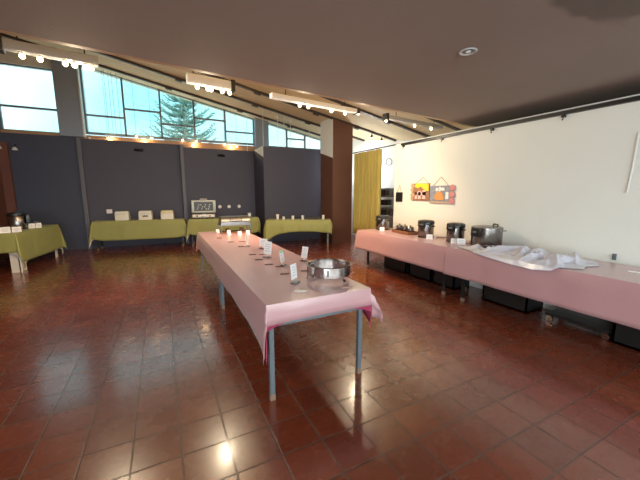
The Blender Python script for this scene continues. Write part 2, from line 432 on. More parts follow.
def cloth_mb(L, Wd, drops, z=0., flare=.06, cflare=.22, ck=1.12, amp=.008, freq=9., inset=0., seed=0, cmul=(1, 1, 1, 1), cfl=(1, 1, 1, 1), clen=.09, sx=1., step=.04):
    """drops: -x, +x, -y, +y lengths; the sheet lies on the top and hangs over each edge, corners fall in points"""
    rnd = random.Random(seed); ph = [rnd.random() * 6.28 for _ in range(6)]
    hx, hy = L / 2, Wd / 2
    def axis(h, a, b):
        v = []
        n = max(2, int(a / step)); v += [-h - a + a * i / n for i in range(n)]
        v += [-h, -h + .012]
        n = max(3, int(2 * h / (step * 1.6)))
        v += [-h + 2 * h * i / n for i in range(1, n)]
        v += [h - .012, h]
        n = max(2, int(b / step)); v += [h + b * (i + 1) / n for i in range(n)]
        return v
    U, Vv = axis(hx, drops[0], drops[1]), axis(hy, drops[2], drops[3])
    P = []
    for v in Vv:
        for u in U:
            cx, cy = max(-hx, min(hx, u)), max(-hy, min(hy, v))
            ex, ey = u - cx, v - cy
            r = math.hypot(ex, ey)
            if r < 1e-6:
                zz = z
                P.append((cx, cy, zz)); continue
            both = min(abs(ex), abs(ey)) / r * 1.41
            nx, ny = ex / r, ey / r
            ci = (0 if cx < 0 else 1) + (0 if cy < 0 else 2)
            d = (hx - abs(cx)) if ey else (hy - abs(cy))
            if ex and ey: d = 0
            near = math.exp(-d / clen)
            k = 1 + (ck * cmul[ci] - 1) * near * (sx + (1 - sx) * abs(ey) / r)
            s = (cx - cy) * freq
            rip = amp * min(1, r / .15) * (math.sin(s + ph[0]) + .6 * math.sin(1.9 * s + ph[1]) + .4 * math.sin(3.7 * s + ph[2]))
            off = r * (flare + (cflare * cfl[ci] - flare) * both) + rip * (1 - .6 * both) + .006 + amp * 2.2 * min(1, r / .1) - inset
            off += both * .012 * math.sin(5 * math.atan2(abs(ey), abs(ex)))
            dz = r * k
            P.append((cx + nx * off, cy + ny * off, z - dz - (0 if inset == 0 else .002)))
    return MB().grid(P, len(U), len(Vv))
def cloth(name, label, loc, rz, L, Wd, drops, m, group=None, lining=None, **k):
    mb = cloth_mb(L, Wd, drops, **k)
    o = mb.build(name, m, None, 50); o.location = loc; o.rotation_euler = (0, 0, rz)
    tag(o, label, 'tablecloth', group)
    sm = o.modifiers.new('thickness', 'SOLIDIFY'); sm.thickness = .0025; sm.offset = 0
    if lining:
        lm, ld, lk = lining
        kk = dict(k); kk.update(lk)
        l = cloth_mb(L, Wd, ld, z=-.0035, inset=.007, **{a: b for a, b in kk.items() if a not in ('z',)}).build('lining', lm, o, 50)
        l['label'] = lk_label[lm]
        sm = l.modifiers.new('thickness', 'SOLIDIFY'); sm.thickness = .001; sm.offset = 0
    return o
lk_label = {'rose': 'darker rose underside hanging at the corners', 'whitecloth': 'white under-layer showing below the corners'}

# long centre table: two folding tables end to end
G = 'folding tables under the long pink cloth'
make_table('folding_table', 'grey-legged folding table under the near half of the long pink cloth', (1.005, 3.02, 0), PI / 2, 2.12, .82, None, G)
make_table('folding_table', 'grey-legged folding table under the far half of the long pink cloth', (1.005, 5.19, 0), PI / 2, 2.12, .82, None, G)
# local x runs along world +y, local y along world -x
cloth('tablecloth', 'long pink cloth over the centre tables with the chrome ring on it', (1.005, 4.10, .75), PI / 2, 4.32, .85, (.130, .24, .22, .27), 'pink',
      lining=('rose', (.112, .20, .18, .24), dict(ck=1.9, clen=.13, sx=1., cflare=.02, flare=.01, cfl=(1, 1, 1, 1), cmul=(.88, .6, .84, .6))), flare=.03, cflare=.20, ck=1.32, amp=.004, freq=5, seed=2,
      cmul=(.85, 1, 1.06, 1), cfl=(2.6, 1, .7, 1), clen=.14, sx=.25)

# right-hand row along the cream wall
G = 'folding tables under the pink cloths along the cream wall'
make_table('folding_table', 'folding table under the pink cloth at the curtain end of the right wall', (3.875, 4.10, 0), PI / 2, 2.12, .74, None, G, mat_leg='blackm', inset=.14)
make_table('folding_table', 'folding table under the pink cloth below the crumpled white sheet', (3.875, 1.86, 0), PI / 2, 2.12, .74, None, G, mat_leg='blackm', inset=.14)
cloth('tablecloth', 'pink cloth along the right wall carrying the steel warmers, curtain end', (3.875, 4.09, .75), PI / 2, 2.20, .80, (0, .35, .05, .362), 'pink', flare=.04, cflare=.14, ck=1.0, amp=.006, freq=4, seed=5)
cloth('tablecloth', 'pink cloth along the right wall with the crumpled white sheet on it', (3.875, 1.788, .75), PI / 2, 2.40, .80, (.3, 0, .05, .37), 'pink', flare=.04, cflare=.14, ck=1.0, amp=.007, freq=4, seed=9)

# green tables
G = 'folding tables under the green cloths'
GC = 'green cloths on the tables at the back and left'
def green(label_t, label_c, fl, fr, dep, drops, seed, rough_legs='blackm', **k):
    """fl, fr: front-left and front-right corner of the table top"""
    a = Vector((fl[0], fl[1], 0)); b = Vector((fr[0], fr[1], 0)); d = b - a; L = d.length; rz = math.atan2(d.y, d.x)
    n = Vector((-d.y, d.x, 0)).normalized(); c = (a + b) / 2 + n * dep / 2
    make_table('folding_table', label_t, (c.x, c.y, 0), rz, L - .03, dep - .03, None, G, mat_leg=rough_legs)
    kk = dict(flare=.05, cflare=.2, ck=1.05, amp=.006, freq=7, seed=seed); kk.update(k.pop('ckw', {}))
    ln = k.pop('ln', None)
    cloth('tablecloth', label_c, (c.x, c.y, .75), rz, L, dep, drops, 'green', GC, lining=ln, **kk)
    return c, rz, n
T1 = green('folding table under the green cloth with the three cream bins', 'green cloth under the row of three cream bins', (-1.60, 9.68), (.54, 9.42), .42, (.40, .2, .50, .05), 11,
      ln=('whitecloth', (.46, .2, .44, .04), dict(ck=1.05)), ckw=dict(ck=.88))
T2 = green('folding table under the green cloth with the open grill', 'green cloth under the open contact grill', (.66, 9.36), (2.56, 9.10), .50, (.42, .2, .46, .05), 13,
      ln=('whitecloth', (.48, .2, .40, .04), dict(ck=1.05)), ckw=dict(ck=.88))
T3 = green('folding table under the green cloth beside the brown pillar', 'green cloth with white cups on it beside the brown pillar', (2.50, 8.14), (4.06, 7.38), .48, (.30, .14, .30, .05), 17, rough_legs='greymetal',
      ckw=dict(ck=1.35, amp=.016, freq=13, cflare=.18, clen=.26, cmul=(1.48, .9, 1, 1), cfl=(.5, 1, 1, 1)), ln=None)
# left table
T4 = green('folding table under the green cloth at the left wall', 'green cloth with the steel urn on it at the left edge', (-2.43, 7.62), (-2.19, 9.28), .78, (.36, .30, .55, .05), 19,
      ln=('whitecloth', (.31, .30, .50, .04), dict(ck=1.42, cflare=.02, clen=.12, cmul=(1, .9, 1, 1))), ckw=dict(ck=.98, cflare=.22))

T4o = [o for o in bpy.data.objects if o.get('label') == 'folding table under the green cloth at the left wall'][0]
mb = MB().box((-.79 + .12, -.345, .27), (.24, .018, .54)).box((-.79, -.345 + .05, .27), (.018, .118, .54))
mb.build('leg_panel', 'whitecloth', T4o)['label'] = 'white panel at the near leg'
MB().box((.79 - .06, -.345, .27), (.12, .018, .54)).build('leg_panel', 'whitecloth', T4o)['label'] = 'white panel at the far leg'

# ------------------------------------------------------------------ steel warmers on the right table
TZ = .7525
def warmer(loc, rz, label, r=.125, h=.29):
    t = thing('soup_warmer', label, 'warmer', loc, rz, 'steel warmers with black lids on the right table')
    MB().lathe([(r * .96, 0), (r * 1.02, .004), (r * 1.02, .022), (r * .98, .026)], n=40).build('base', 'black', t, 40)
    MB().lathe([(r * .985, .0265), (r, .032), (r, h * .74), (r * .98, h * .745)], n=48).build('body', 'steel', t, 40)
    lid = MB().lathe([(r * .99, h * .746), (r * 1.06, h * .76), (r * 1.08, h * .86), (r * 1.0, h * .95), (r * .7, h * .985), (.001, h)], n=48).build('lid', 'black', t, 45)
    MB().box((0, -r * .55, h * .985), (.07, .03, .012), bev=.004).build('button', 'gravel', lid)
    p = MB().box((0, -r * 1.03, h * .72), (r * .95, r * .32, h * .27), bev=.012).build('spout_panel', 'black', t, 40)
    MB().box((0, -r * 1.2, h * .76), (r * .55, .006, h * .08), bev=.002).build('display', 'gravel', p)
    for sx in (-1, 1): MB().box((sx * r * 1.05, 0, h * .66), (.03, .05, .022), bev=.006).build('side_handle', 'black', t)
    return t
g = warmer((3.955, 5.02, TZ), -1.1, 'steel warmer with black lid in front of the mustard curtain')
dup(g, 'steel warmer with black lid right beside the wicker tray of jars', (3.93, 3.83, TZ), -1.3)
dup(g, 'steel warmer with black lid between the tray of jars and the big pot', (3.97, 3.27, TZ), -1.4)

def stockpot(loc, rz):
    t = thing('stock_pot', 'wide steel pot with flat lid beside the crumpled white sheet', 'pot', loc, rz)
    r, h = .195, .255
    MB().lathe([(r * .97, 0), (r, .012), (r, h), (r * .985, h), (r * .985, .012), (.001, .012)], n=56).build('body', 'steel', t, 40)
    lid = MB().lathe([(r * 1.03, h + .001), (r * 1.03, h + .01), (r * .9, h + .022), (.001, h + .032)], n=56).build('lid', 'steel', t, 40)
    MB().tube([(.02, .10, h + .02), (.025, .10, h + .05), (.11, .06, h + .05), (.115, .06, h + .02)], .011, 8).build('lid_handle', 'black', lid, 60)
    p = MB().box((-.02, -r * 1.04, h * .80), (.12, .07, .115), bev=.015).build('control_box', 'black', t, 40)
    MB().box((-.02, -r * 1.04 - .037, h * .82), (.05, .006, .03), bev=.002).build('dial', 'gravel', p)
    MB().box((.19, .06, h * .9), (.05, .08, .025), bev=.008).build('side_handle', 'chrome', t)
    MB().box((-.19, .06, h * .9), (.05, .08, .025), bev=.008).build('side_handle', 'chrome', t)
    MB().lathe([(r * 1.005, .02), (r * 1.012, .03), (r * 1.005, .04)], n=56).build('base_band', 'darkchrome', t, 40)
    return t
stockpot((4.03, 2.80, TZ), -1.55)

# wicker tray of jars
t = thing('jar_tray', 'low brown wicker tray with steel jars left of the second warmer', 'tray', (3.95, 4.36, TZ), PI / 2 - .1)
tr = MB().box((0, 0, .006), (.50, .20, .012))
for sy in (-1, 1): tr.box((0, sy * .10, .03), (.50, .012, .05))
for sx in (-1, 1): tr.box((sx * .25, 0, .03), (.012, .212, .05))
tr.build('tray', 'brown', t)
for i, (x, lab) in enumerate(((-.16, 'steel jar with dark lid at the near end of the wicker tray'), (0, 'steel jar with dark lid in the middle of the wicker tray'), (.16, 'steel jar with dark lid at the curtain end of the wicker tray'))):
    p = Matrix.Rotation(PI / 2 - .1, 4, 'Z') @ Vector((x, 0, 0))
    if i == 0:
        j0 = thing('condiment_jar', lab, 'jar', (3.95 + p.x, 4.36 + p.y, TZ + .0135), 0, 'steel jars in the wicker tray')
        MB().lathe([(.058, 0), (.066, .01), (.066, .085), (.06, .09)], n=28).build('body', 'steel', j0, 40)
        l = MB().lathe([(.064, .0905), (.064, .105), (.045, .125), (.001, .13)], n=28).build('lid', 'darkchrome', j0, 40)
        MB().sph((0, 0, .138), .012).build('knob', 'black', l, 60)
    else: dup(j0, lab, (3.95 + p.x, 4.36 + p.y, TZ + .0135), 0)

def tent(loc, rz, label, group, w=.085, h=.07, lines=True):
    t = thing('tent_card', label, 'card', loc, rz, group)
    a = .030
    mb = MB(); hh = .0012
    for s in (-1, 1):
        ang = math.atan2(a, h)
        mb.box((0, s * a / 2, h / 2), (w, .0018, math.hypot(a, h)), rx=s * ang)
    mb.build('card', 'card', t)
    if lines:
        tx = MB()
        for k, ww in enumerate((.6, .72, .45)):
            z = h * (.68 - .2 * k); y = -a * (1 - z / h) - .0018
            tx.box((0, y, z), (w * ww, .0006, h * .07), rx=-math.atan2(a, h))
        tx.build('print', 'ink', t)
    return t
GL = 'white tent cards on the right table'
tent((3.80, 4.83, TZ), -.6, 'white tent card beside the warmer in front of the curtain', GL)
tent((3.80, 3.62, TZ), -.7, 'white tent card right of the warmer beside the wicker tray', GL, .095, .075)
tent((3.815, 3.165, TZ), -.9, 'white tent card standing in front of the third warmer', GL, .075, .07)
tent((3.82, 3.04, TZ), -.8, 'white tent card between the third warmer and the big pot', GL, .115, .085)
cb = MB().tube([(3.90, 3.03, TZ + .008), (4.02, 3.02, TZ + .014), (4.12, 3.06, TZ + .008), (4.22, 3.0, TZ + .008)], .006, 8).build('power_cord', 'black', None, 60)
tag(cb, 'black cord lying on pink cloth left of the big pot', 'cord')
cb = MB().tube([(3.96, 3.63, TZ + .007), (4.06, 3.60, TZ + .012), (4.18, 3.55, TZ + .007)], .006, 8).build('power_cord', 'black', None, 60)
tag(cb, 'black cord lying on pink cloth right of the second warmer', 'cord')

# crumpled white sheet
def sheet():
    nu, nv = 90, 130; P = []
    def lerp(tab, y):
        for (a, va), (b, vb) in zip(tab, tab[1:]):
            if (a - y) * (b - y) <= 0: return va + (vb - va) * (y - a) / (b - a)
        return tab[-1][1]
    front = [(2.93, 3.64), (2.8, 3.54), (2.6, 3.475), (2.4, 3.44), (2.1, 3.40), (1.85, 3.385), (1.68, 3.42), (1.56, 3.56), (1.50, 3.62)]
    back = [(2.93, 3.68), (2.8, 3.72), (2.6, 3.78), (2.48, 4.02), (2.3, 4.14), (1.9, 4.20), (1.6, 4.16), (1.50, 4.02)]
    rnd = random.Random(4)
    rid = [(3.60, 2.45, .2, .06, .03), (3.72, 2.25, -.9, .07, .03), (3.55, 1.95, -.4, .06, .025), (3.85, 1.65, .5, .06, .03), (3.68, 1.9, 1.3, .06, .025), (3.55, 2.35, -.5, .05, .05), (3.7, 2.1, .4, .06, .05), (3.95, 2.05, .15, .075, .06), (3.75, 1.75, -.25, .055, .05), (3.6, 2.0, 1.0, .04, .04), (4.0, 1.75, .8, .05, .05), (3.62, 2.62, .7, .035, .04), (3.9, 2.3, 1.2, .045, .05), (3.5, 1.75, .3, .035, .03)]
    creases = [(rnd.uniform(3.5, 4.05), rnd.uniform(1.6, 2.75), rnd.uniform(0, PI), rnd.uniform(.012, .034), rnd.uniform(.12, .34)) for _ in range(26)]
    for j in range(nv):
        y = 2.93 + (1.50 - 2.93) * j / (nv - 1)
        fx, bx = lerp(front, y), lerp(back, y)
        for i in range(nu):
            s = i / (nu - 1); x = fx + (bx - fx) * s
            yy = y + .02 * math.sin(9 * s + y * 3)
            z = 0
            e = min(1, min(s, 1 - s) * 5 + .12) * min(1, min(j, nv - 1 - j) / 16 + .1)
            for (cx, cy, a, hgt, wd) in rid:
                dx, dy = x - cx, yy - cy
                p = dx * math.cos(a) + dy * math.sin(a); q = -dx * math.sin(a) + dy * math.cos(a)
                z += hgt * math.exp(-abs(q) / wd * 1.2) * math.exp(-(p / .26) ** 2)
            for (cx, cy, a, hgt, ln_) in creases:
                dx, dy = x - cx, yy - cy
                p = dx * math.cos(a) + dy * math.sin(a); q = -dx * math.sin(a) + dy * math.cos(a)
                z += hgt * max(0, 1 - abs(q) / .055) * max(0, 1 - (p / ln_) ** 2)
            z += .045 * math.exp(-((x - 3.85) / .25) ** 2 - ((yy - 1.95) / .35) ** 2)
            z += .006 * math.sin(31 * x + 17 * yy) + .005 * math.sin(23 * yy - 13 * x)
            z = max(0, z * e * .72) + .006
            # past the table edge the sheet bends down over the cloth
            over = max(0, 3.465 - x)
            xx = x
            if over > 0:
                z = z * .35 - over * .75; xx = 3.44 - .006 - .25 * over
            P.append((xx, yy, TZ + z))
    o = MB().grid(P, nu, nv).build('plastic_sheet', 'sheet', None, 22)
    sm = o.modifiers.new('thickness', 'SOLIDIFY'); sm.thickness = .0015; sm.offset = 1
    tag(o, 'crumpled shiny white sheet spread over the pink cloth right of the pot', 'sheet')
sheet()
MBt = MB().box((0, 0, .004), (.02, .10, .008), bev=.002)
o = MBt.build('white_tag', 'whitep'); o.location = (3.93, 1.20, TZ); o.rotation_euler = (0, 0, .25)
tag(o, 'narrow white tag lying on the pink cloth at the right edge', 'tag')

# things under the right tables; extra black crates added to darken the space
def crate(loc, rz, label, d):
    t = thing('storage_crate', label, 'crate', loc, rz, 'dark crates under the right tables')
    mb = MB().box((0, 0, .012), (d[0], d[1], .024))
    for s in (-1, 1):
        mb.box((s * (d[0] / 2 - .01), 0, d[2] / 2), (.02, d[1], d[2])); mb.box((0, s * (d[1] / 2 - .01), d[2] / 2), (d[0], .02, d[2]))
    mb.build('body', 'black', t)
    MB().box((0, 0, d[2] + .011), (d[0] + .02, d[1] + .02, .02), bev=.005).build('lid', 'black', t)
for y, L_, h, lab in ((4.62, .62, .36, 'dark lidded crate on the floor below the warmer by the curtain'), (3.95, .50, .34, 'dark lidded crate on the floor below the wicker tray table'), (3.44, .42, .36, 'dark lidded crate on the floor below the seam of the two pink cloths'), (2.44, .60, .36, 'dark lidded crate on the floor below the big pot'), (1.14, .34, .34, 'dark lidded crate on the floor at the right edge below the pink cloth')):  # all these crates are added to darken the space under the tables
    crate((4.14, y, 0), PI / 2, lab, (L_, .36, h))
t = thing('trolley', 'low wheeled trolley with a chrome caster under the right table', 'trolley', (4.10, 1.62, 0))
MB().box((0, 0, .10), (.36, .58, .03), bev=.005).build('platform', 'black', t)
for sx in (-1, 1):
    for sy in (-1, 1):
        c = MB().lathe([(.035, -.012), (.038, 0), (.035, .012)], (sx * .13, sy * .26, .038), n=20, rot=Matrix.Rotation(PI / 2, 3, 'Y')).build('caster', 'chrome', t, 50)
        MB().box((sx * .13, sy * .26, .078), (.04, .03, .02)).build('fork', 'chrome', c)

# ------------------------------------------------------------------ things on the centre table
# round chrome stand, open top and bottom
t = thing('chafing_stand', 'round chrome open stand at the near end of the centre table', 'stand', (1.265, 2.33, TZ), -.4)
r = .185
MB().lathe([(r, .045), (r + .003, .047), (r + .003, .13), (r + .008, .134), (r + .004, .138), (r - .003, .134), (r - .003, .047)], n=72, closed=True).build('ring', 'chrome', t, 40)
for k in range(3):
    a = -.9 + k * 2 * PI / 3
    p = Vector((math.cos(a), math.sin(a), 0))
    MB().tube([p * r + Vector((0, 0, .052)), p * (r - .004) + Vector((0, 0, .025)), p * (r + .012) + Vector((0, 0, .013))], .011, 8).build('foot', 'darkchrome', t, 60)
for k in range(10):
    a = .25 + k * .62
    MB().box(((r + .0035) * math.cos(a), (r + .0035) * math.sin(a), .09), (.004, .012, .05), rz=a, bev=.0015).build('slot', 'black' if k % 2 else 'darkchrome', t)
o = MB().lathe([(.001, 0), (.05, 0), (.055, .002), (.05, .004), (.001, .004)], n=32, sy=.55).build('oval_label', 'card', None, 40); o.location = (.905, 2.11, TZ); o.rotation_euler = (0, 0, -.45)
tag(o, 'white oval label lying flat in front of the chrome ring', 'label', 'white oval labels on the pink cloth')
o = MB().lathe([(.001, 0), (.05, 0), (.055, .002), (.05, .004), (.001, .004)], n=32, sy=.5).build('oval_label', 'pinkpaint', None, 40); o.location = (1.27, 2.04, TZ); o.rotation_euler = (0, 0, -.3)
tag(o, 'pale pink oval label lying right under the rim of the chrome ring', 'label', 'white oval labels on the pink cloth')

# upright menu cards in clear stands
GCD = 'upright white menu cards on the centre table'
def menu(loc, rz, label, w=.09, h=.14, lean=.10, top=None):
    t = thing('menu_card', label, 'card', loc, rz, GCD)
    MB().box((0, 0, .006), (w * .9, .05, .010), bev=.003).build('base', 'chrome', t)
    st = MB().tube([(0, 0, .011), (0, .003, .035)], .004, 8).build('stem', 'chrome', t, 60)
    ca = MB().box((0, .006 + lean * h / 2, .035 + h / 2), (w, .003, h), rx=-lean).build('card', 'card', t)
    tx = MB()
    for k in range(4):
        z = .035 + h * (.78 - .17 * k)
        tx.box((0, .006 + lean * (z - .035) - .0022, z), (w * (.72 if k % 2 else .55), .0008, h * .045), rx=-lean)
    tx.build('print', 'ink', ca)
    if top:
        z = .035 + h * .90
        MB().box((0, .006 + lean * (z - .035) - .0022, z), (w * .96, .0008, h * .16), rx=-lean).build('header', top, ca)
    return t
menu((.95, 2.33, TZ), .62, 'upright white menu card nearest the camera, left of the chrome ring', .085, .125)
menu((1.345, 3.05, TZ), -1.15, 'upright white menu card leaning at the table edge behind the chrome ring', .085, .125, .22)
menu((1.075, 2.95, TZ), .75, 'upright menu card with a green top edge, second from the ring', .08, .125, .16, 'greenink')
menu((1.05, 3.42, TZ), -1.05, 'large blue-white menu card in the middle of the centre table', .115, .15, .12)
menu((1.17, 3.98, TZ), -.8, 'short white menu card at the right edge before the green table', .11, .10)
menu((1.035, 4.25, TZ), .95, 'thin white menu card nearly edge-on towards the far buffet dish', .07, .15)
# flat dark strips on the cloth
dash = [((.96, 3.07), 'flat dark strip on pink cloth below the large blue-white card'), ((.975, 2.64), 'flat dark strip on pink cloth left of the nearest menu card'), ((.93, 3.34), 'flat dark strip on pink cloth left of the large blue-white card'),
        ((.945, 3.66), 'flat dark strip at left on pink cloth, halfway along the table'), ((1.06, 3.62), 'flat dark strip at the foot of the cards halfway along the table'), ((.815, 5.25), 'flat dark strip farthest left, before the far buffet dish'),
        ((.905, 4.75), 'flat dark strip second from left before the far buffet dish'), ((1.06, 4.72), 'flat dark strip at right before the far buffet dish'), ((.95, 4.28), 'flat dark strip left of the thin edge-on card'), ((1.19, 2.66), 'flat dark strip between the nearest card and the chrome ring'),
        ((1.03, 2.93), 'flat dark strip beside the card with green top edge')]
d0 = MB().box((0, 0, .004), (.085, .022, .008), bev=.003).build('table_strip', 'darkbar')
for i, ((x, y), lab) in enumerate(dash):
    o = d0 if i == 0 else d0.copy()
    if i: C.objects.link(o)
    o.location = (x, y, TZ); o.rotation_euler = (0, 0, -.35 + .15 * math.sin(i * 2.1))
    tag(o, lab, 'strip', 'flat dark strips on the pink cloth')

# far chafing dish
t = thing('chafing_dish', 'rectangular chrome chafing dish at the far end of the centre table', 'chafing dish', (1.20, 5.92, TZ), .0)
fr = MB()
for sy in (-1, 1): fr.box((0, sy * .17, .16), (.54, .012, .02))
for sx in (-1, 1): fr.box((sx * .265, 0, .16), (.012, .35, .02))
fr.build('frame', 'dullsteel', t)
for sx in (-1, 1):
    for sy in (-1, 1): MB().tube([(sx * .262, sy * .168, .16), (sx * .266, sy * .172, .0)], .010, 8).build('leg', 'dullsteel', t, 60)
MB().box((0, 0, .012), (.50, .32, .018)).build('lower_shelf', 'brown', t)
MB().box((0, 0, .175), (.52, .33, .07), bev=.008).build('water_pan', 'dullsteel', t, 40)
mb = MB(); pr = []
for i in range(13):
    a = PI * i / 12; pr.append((-.165 * math.cos(a), .215 + .095 * math.sin(a)))
mb.prism(pr, -.255, .255, 'x')
ld = mb.build('lid', 'dullsteel', t, 40)
MB().tube([(-.10, -.16, .25), (-.10, -.20, .26), (.10, -.20, .26), (.10, -.16, .25)], .010, 8).build('handle', 'darkchrome', ld, 60)
for sx in (-1, 1): MB().lathe([(.038, 0), (.04, .004), (.04, .06), (.03, .064)], (sx * .13, 0, .0215), n=20).build('burner', 'brown', t, 40)
for i, (x, y, rz, lab) in enumerate(((.90, 5.98, .3, 'small white tent card left of the far chafing dish'), (1.03, 5.58, .3, 'small white tent card in front of the far chafing dish, left'), (1.20, 5.50, .1, 'small greenish-white tent card in front of the far chafing dish, middle'), (1.36, 5.56, -.2, 'small white tent card in front of the far chafing dish, right'))):
    tent((x, y, TZ), rz, lab, 'small tent cards around the far chafing dish', .06, .065 + .02 * (i == 1))

# ------------------------------------------------------------------ things on the back tables
def on(T, fx, dy):
    c, rz, n = T; d = Vector((math.cos(rz), math.sin(rz), 0)); p = c + d * fx + n * dy; return (p.x, p.y, TZ)
def cream_bin(loc, rz, label, m='cream', mark=False, lidm=None):
    t = thing('food_bin', label, 'bin', loc, rz, 'cream bins on the green cloth'); t.scale = (.78, .80, .88)
    MB().box((0, 0, .095), (.42, .26, .19), bev=.03, taper=(.98, .96)).build('body', m, t, 40)
    l = MB().box((0, 0, .235), (.42, .27, .085), bev=.03, taper=(.88, .86)).build('lid', lidm or m, t, 40)
    MB().box((0, -.135, .235), (.12, .02, .02), bev=.005).build('handle', m, l, 40)
    MB().box((0, -.137, .192), (.41, .004, .006)).build('seam', 'ink', t)
    if mark:
        k = MB()
        for i, (x, w) in enumerate(((-.06, .03), (-.015, .045), (.035, .03), (.07, .02))): k.box((x, -.1335, .115 + .006 * (i % 2)), (w, .004, .05))
        k.build('print', 'black', t)
    return t
cream_bin((-.93, 9.80, TZ), -.16, 'plain cream bin at the left of the row on the back table')
cream_bin((-.385, 9.735, TZ), -.16, 'cream bin with dark print, middle of the row on the back table', mark=True)
cream_bin((.145, 9.67, TZ), -.16, 'yellower cream bin at the right of the row on the back table', lidm='cream2')

t = thing('contact_grill', 'open contact grill with raised framed lid on the green table', 'grill', (1.08, 9.52, TZ), -.16)
MB().box((0, 0, .075), (.62, .36, .10), bev=.02).build('base', 'darkchrome', t, 40)
for sx in (-1, 1): MB().box((sx * .17, -.183, .08), (.24, .012, .075), bev=.006).build('front_panel', 'cream', t, 40)
for sx in (-1, 1): MB().lathe([(.022, 0), (.022, .018), (.016, .022)], (sx * .17, -.189, .08), n=20, rot=Matrix.Rotation(PI / 2, 3, 'X')).build('knob', 'black', t, 40)
for sx in (-1, 1):
    for sy in (-1, 1): MB().lathe([(.02, 0), (.025, .026)], (sx * .26, sy * .14, 0), n=14).build('foot', 'black', t, 40)
MB().box((0, 0, .128), (.56, .31, .008)).build('hot_plate', 'black', t)
ld = bpy.data.objects.new('lid', None); C.objects.link(ld); ld.parent = t
f = MB()
for sx in (-1, 1): f.box((sx * .295, .16, .33), (.075, .07, .36), bev=.02)
for sz in (-1, 1): f.box((0, .16, .33 + sz * .155), (.62, .07, .055), bev=.02)
f.build('lid_frame', 'greycream', ld, 40)
pl = MB().box((0, .165, .33), (.53, .045, .27))
for k in range(7): pl.box((-.2 + k * .066, .139, .33), (.012, .012, .24))
pl.build('lid_plate', 'black', ld)
MB().tube([(-.09, .16, .515), (-.09, .16, .545), (.09, .16, .545), (.09, .16, .515)], .012, 8).build('handle', 'cream', ld, 60)
g = MB()
for k in range(12): g.box((-.17 + .10 * (k % 4) + .02 * (k % 3), .132, .26 + .06 * (k // 4)), (.03, .006, .02))
g.build('crumbs', 'cream', ld)['kind'] = 'stuff'
MB().tube([(-.27, .15, .10), (-.27, .165, .16)], .014, 8).build('hinge', 'darkchrome', t, 60)
MB().tube([(.27, .15, .10), (.27, .165, .16)], .014, 8).build('hinge', 'darkchrome', t, 60)

p = (2.34, 9.30, TZ)
t = thing('napkin_dispenser', 'small grey napkin dispenser on the green cloth behind the chafing dish', 'dispenser', p, -.1)
MB().box((0, 0, .07), (.11, .09, .14), bev=.01).build('body', 'greymetal', t, 40)
MB().box((0, -.046, .075), (.07, .006, .09), bev=.002).build('napkins', 'card', t)

cups = [(2.83, 8.16, .14, 'tall white paper cup at the left end beside the pillar table drape'), (2.96, 8.04, .08, 'short white paper cup second from the left on the pillar table'), (3.21, 7.98, .10, 'white paper cup third from the left on the pillar table'), (3.45, 7.86, .11, 'white paper cup fourth from the left on the pillar table'), (3.96, 7.62, .12, 'white paper cup at the right end nearest the brown pillar')]
for (x, y, h, lab) in cups:
    t = thing('paper_cup', lab, 'cup', (x, y, TZ), 0, 'white cups on the pillar table')
    MB().lathe([(.03, 0), (.03 + .012 * h / .12, h), (.034 + .012 * h / .12, h + .003), (.027 + .012 * h / .12, h), (.027, .006), (.001, .006)], n=24).build('body', 'whitep', t, 40)
    MB().lathe([(.0315 + .003, h * .35), (.0355 + .004, h * .65)], n=24).build('sleeve', 'cream', t, 40)
t = thing('wire_tray', 'flat wire serving tray between the cups on the pillar table', 'tray', (3.72, 7.80, TZ), -.46)
MB().box((0, 0, .006), (.40, .22, .010), bev=.004).build('base', 'darkchrome', t)
rm = MB()
for sy in (-1, 1): rm.tube([(-.2, sy * .11, .012), (-.2, sy * .11, .045), (.2, sy * .11, .045), (.2, sy * .11, .012)], .005, 6)
rm.build('rim', 'chrome', t, 60)
MB().tube([(.0, -.10, .047), (.10, 0, .075), (.2, .08, .052)], .006, 6).build('tong', 'chrome', t, 60)

# left table
t = thing('coffee_urn', 'steel coffee urn with black top on the left green table', 'urn', (-2.63, 8.42, TZ), .3)
MB().lathe([(.135, 0), (.145, .006), (.145, .024), (.14, .028)], n=40).build('base', 'black', t, 40)
MB().lathe([(.138, .0285), (.14, .034), (.14, .26), (.136, .265)], n=48).build('body', 'steel', t, 40)
lid = MB().lathe([(.14, .2655), (.148, .275), (.148, .315), (.12, .335), (.001, .345)], n=40).build('lid', 'black', t, 40)
MB().sph((0, 0, .352), .018).build('knob', 'black', lid, 60)
MB().box((.165, -.03, .20), (.055, .10, .17), bev=.012).build('side_panel', 'black', t, 40)
MB().tube([(.05, -.14, .06), (.06, -.19, .06), (.06, -.19, .035)], .010, 8).build('tap', 'chrome', t, 60)
GT = 'white tent cards on the left green table'
tent((-2.60, 7.72, TZ), .35, 'white tent card at the very left edge of the left table', GT, .15, .11)
tent((-2.46, 7.80, TZ), .30, 'white tent card at the near corner of the left table', GT, .13, .10)
tent((-2.43, 8.48, TZ), .4, 'white tent card close to the right of the steel urn', GT, .10, .10)
tent((-2.34, 8.55, TZ), .4, 'white tent card second to the right of the steel urn', GT, .09, .10)
t = thing('mug', 'small dark mug behind the tent cards on the left table', 'mug', (-2.50, 9.0, TZ))
MB().lathe([(.035, 0), (.042, .01), (.044, .10), (.04, .10), (.036, .012), (.001, .012)], n=28).build('cup', 'gravel', t, 40)
MB().tube([(.042, 0, .08), (.075, 0, .08), (.08, 0, .05), (.07, 0, .025), (.042, 0, .025)], .007, 8).build('handle', 'gravel', t, 60)

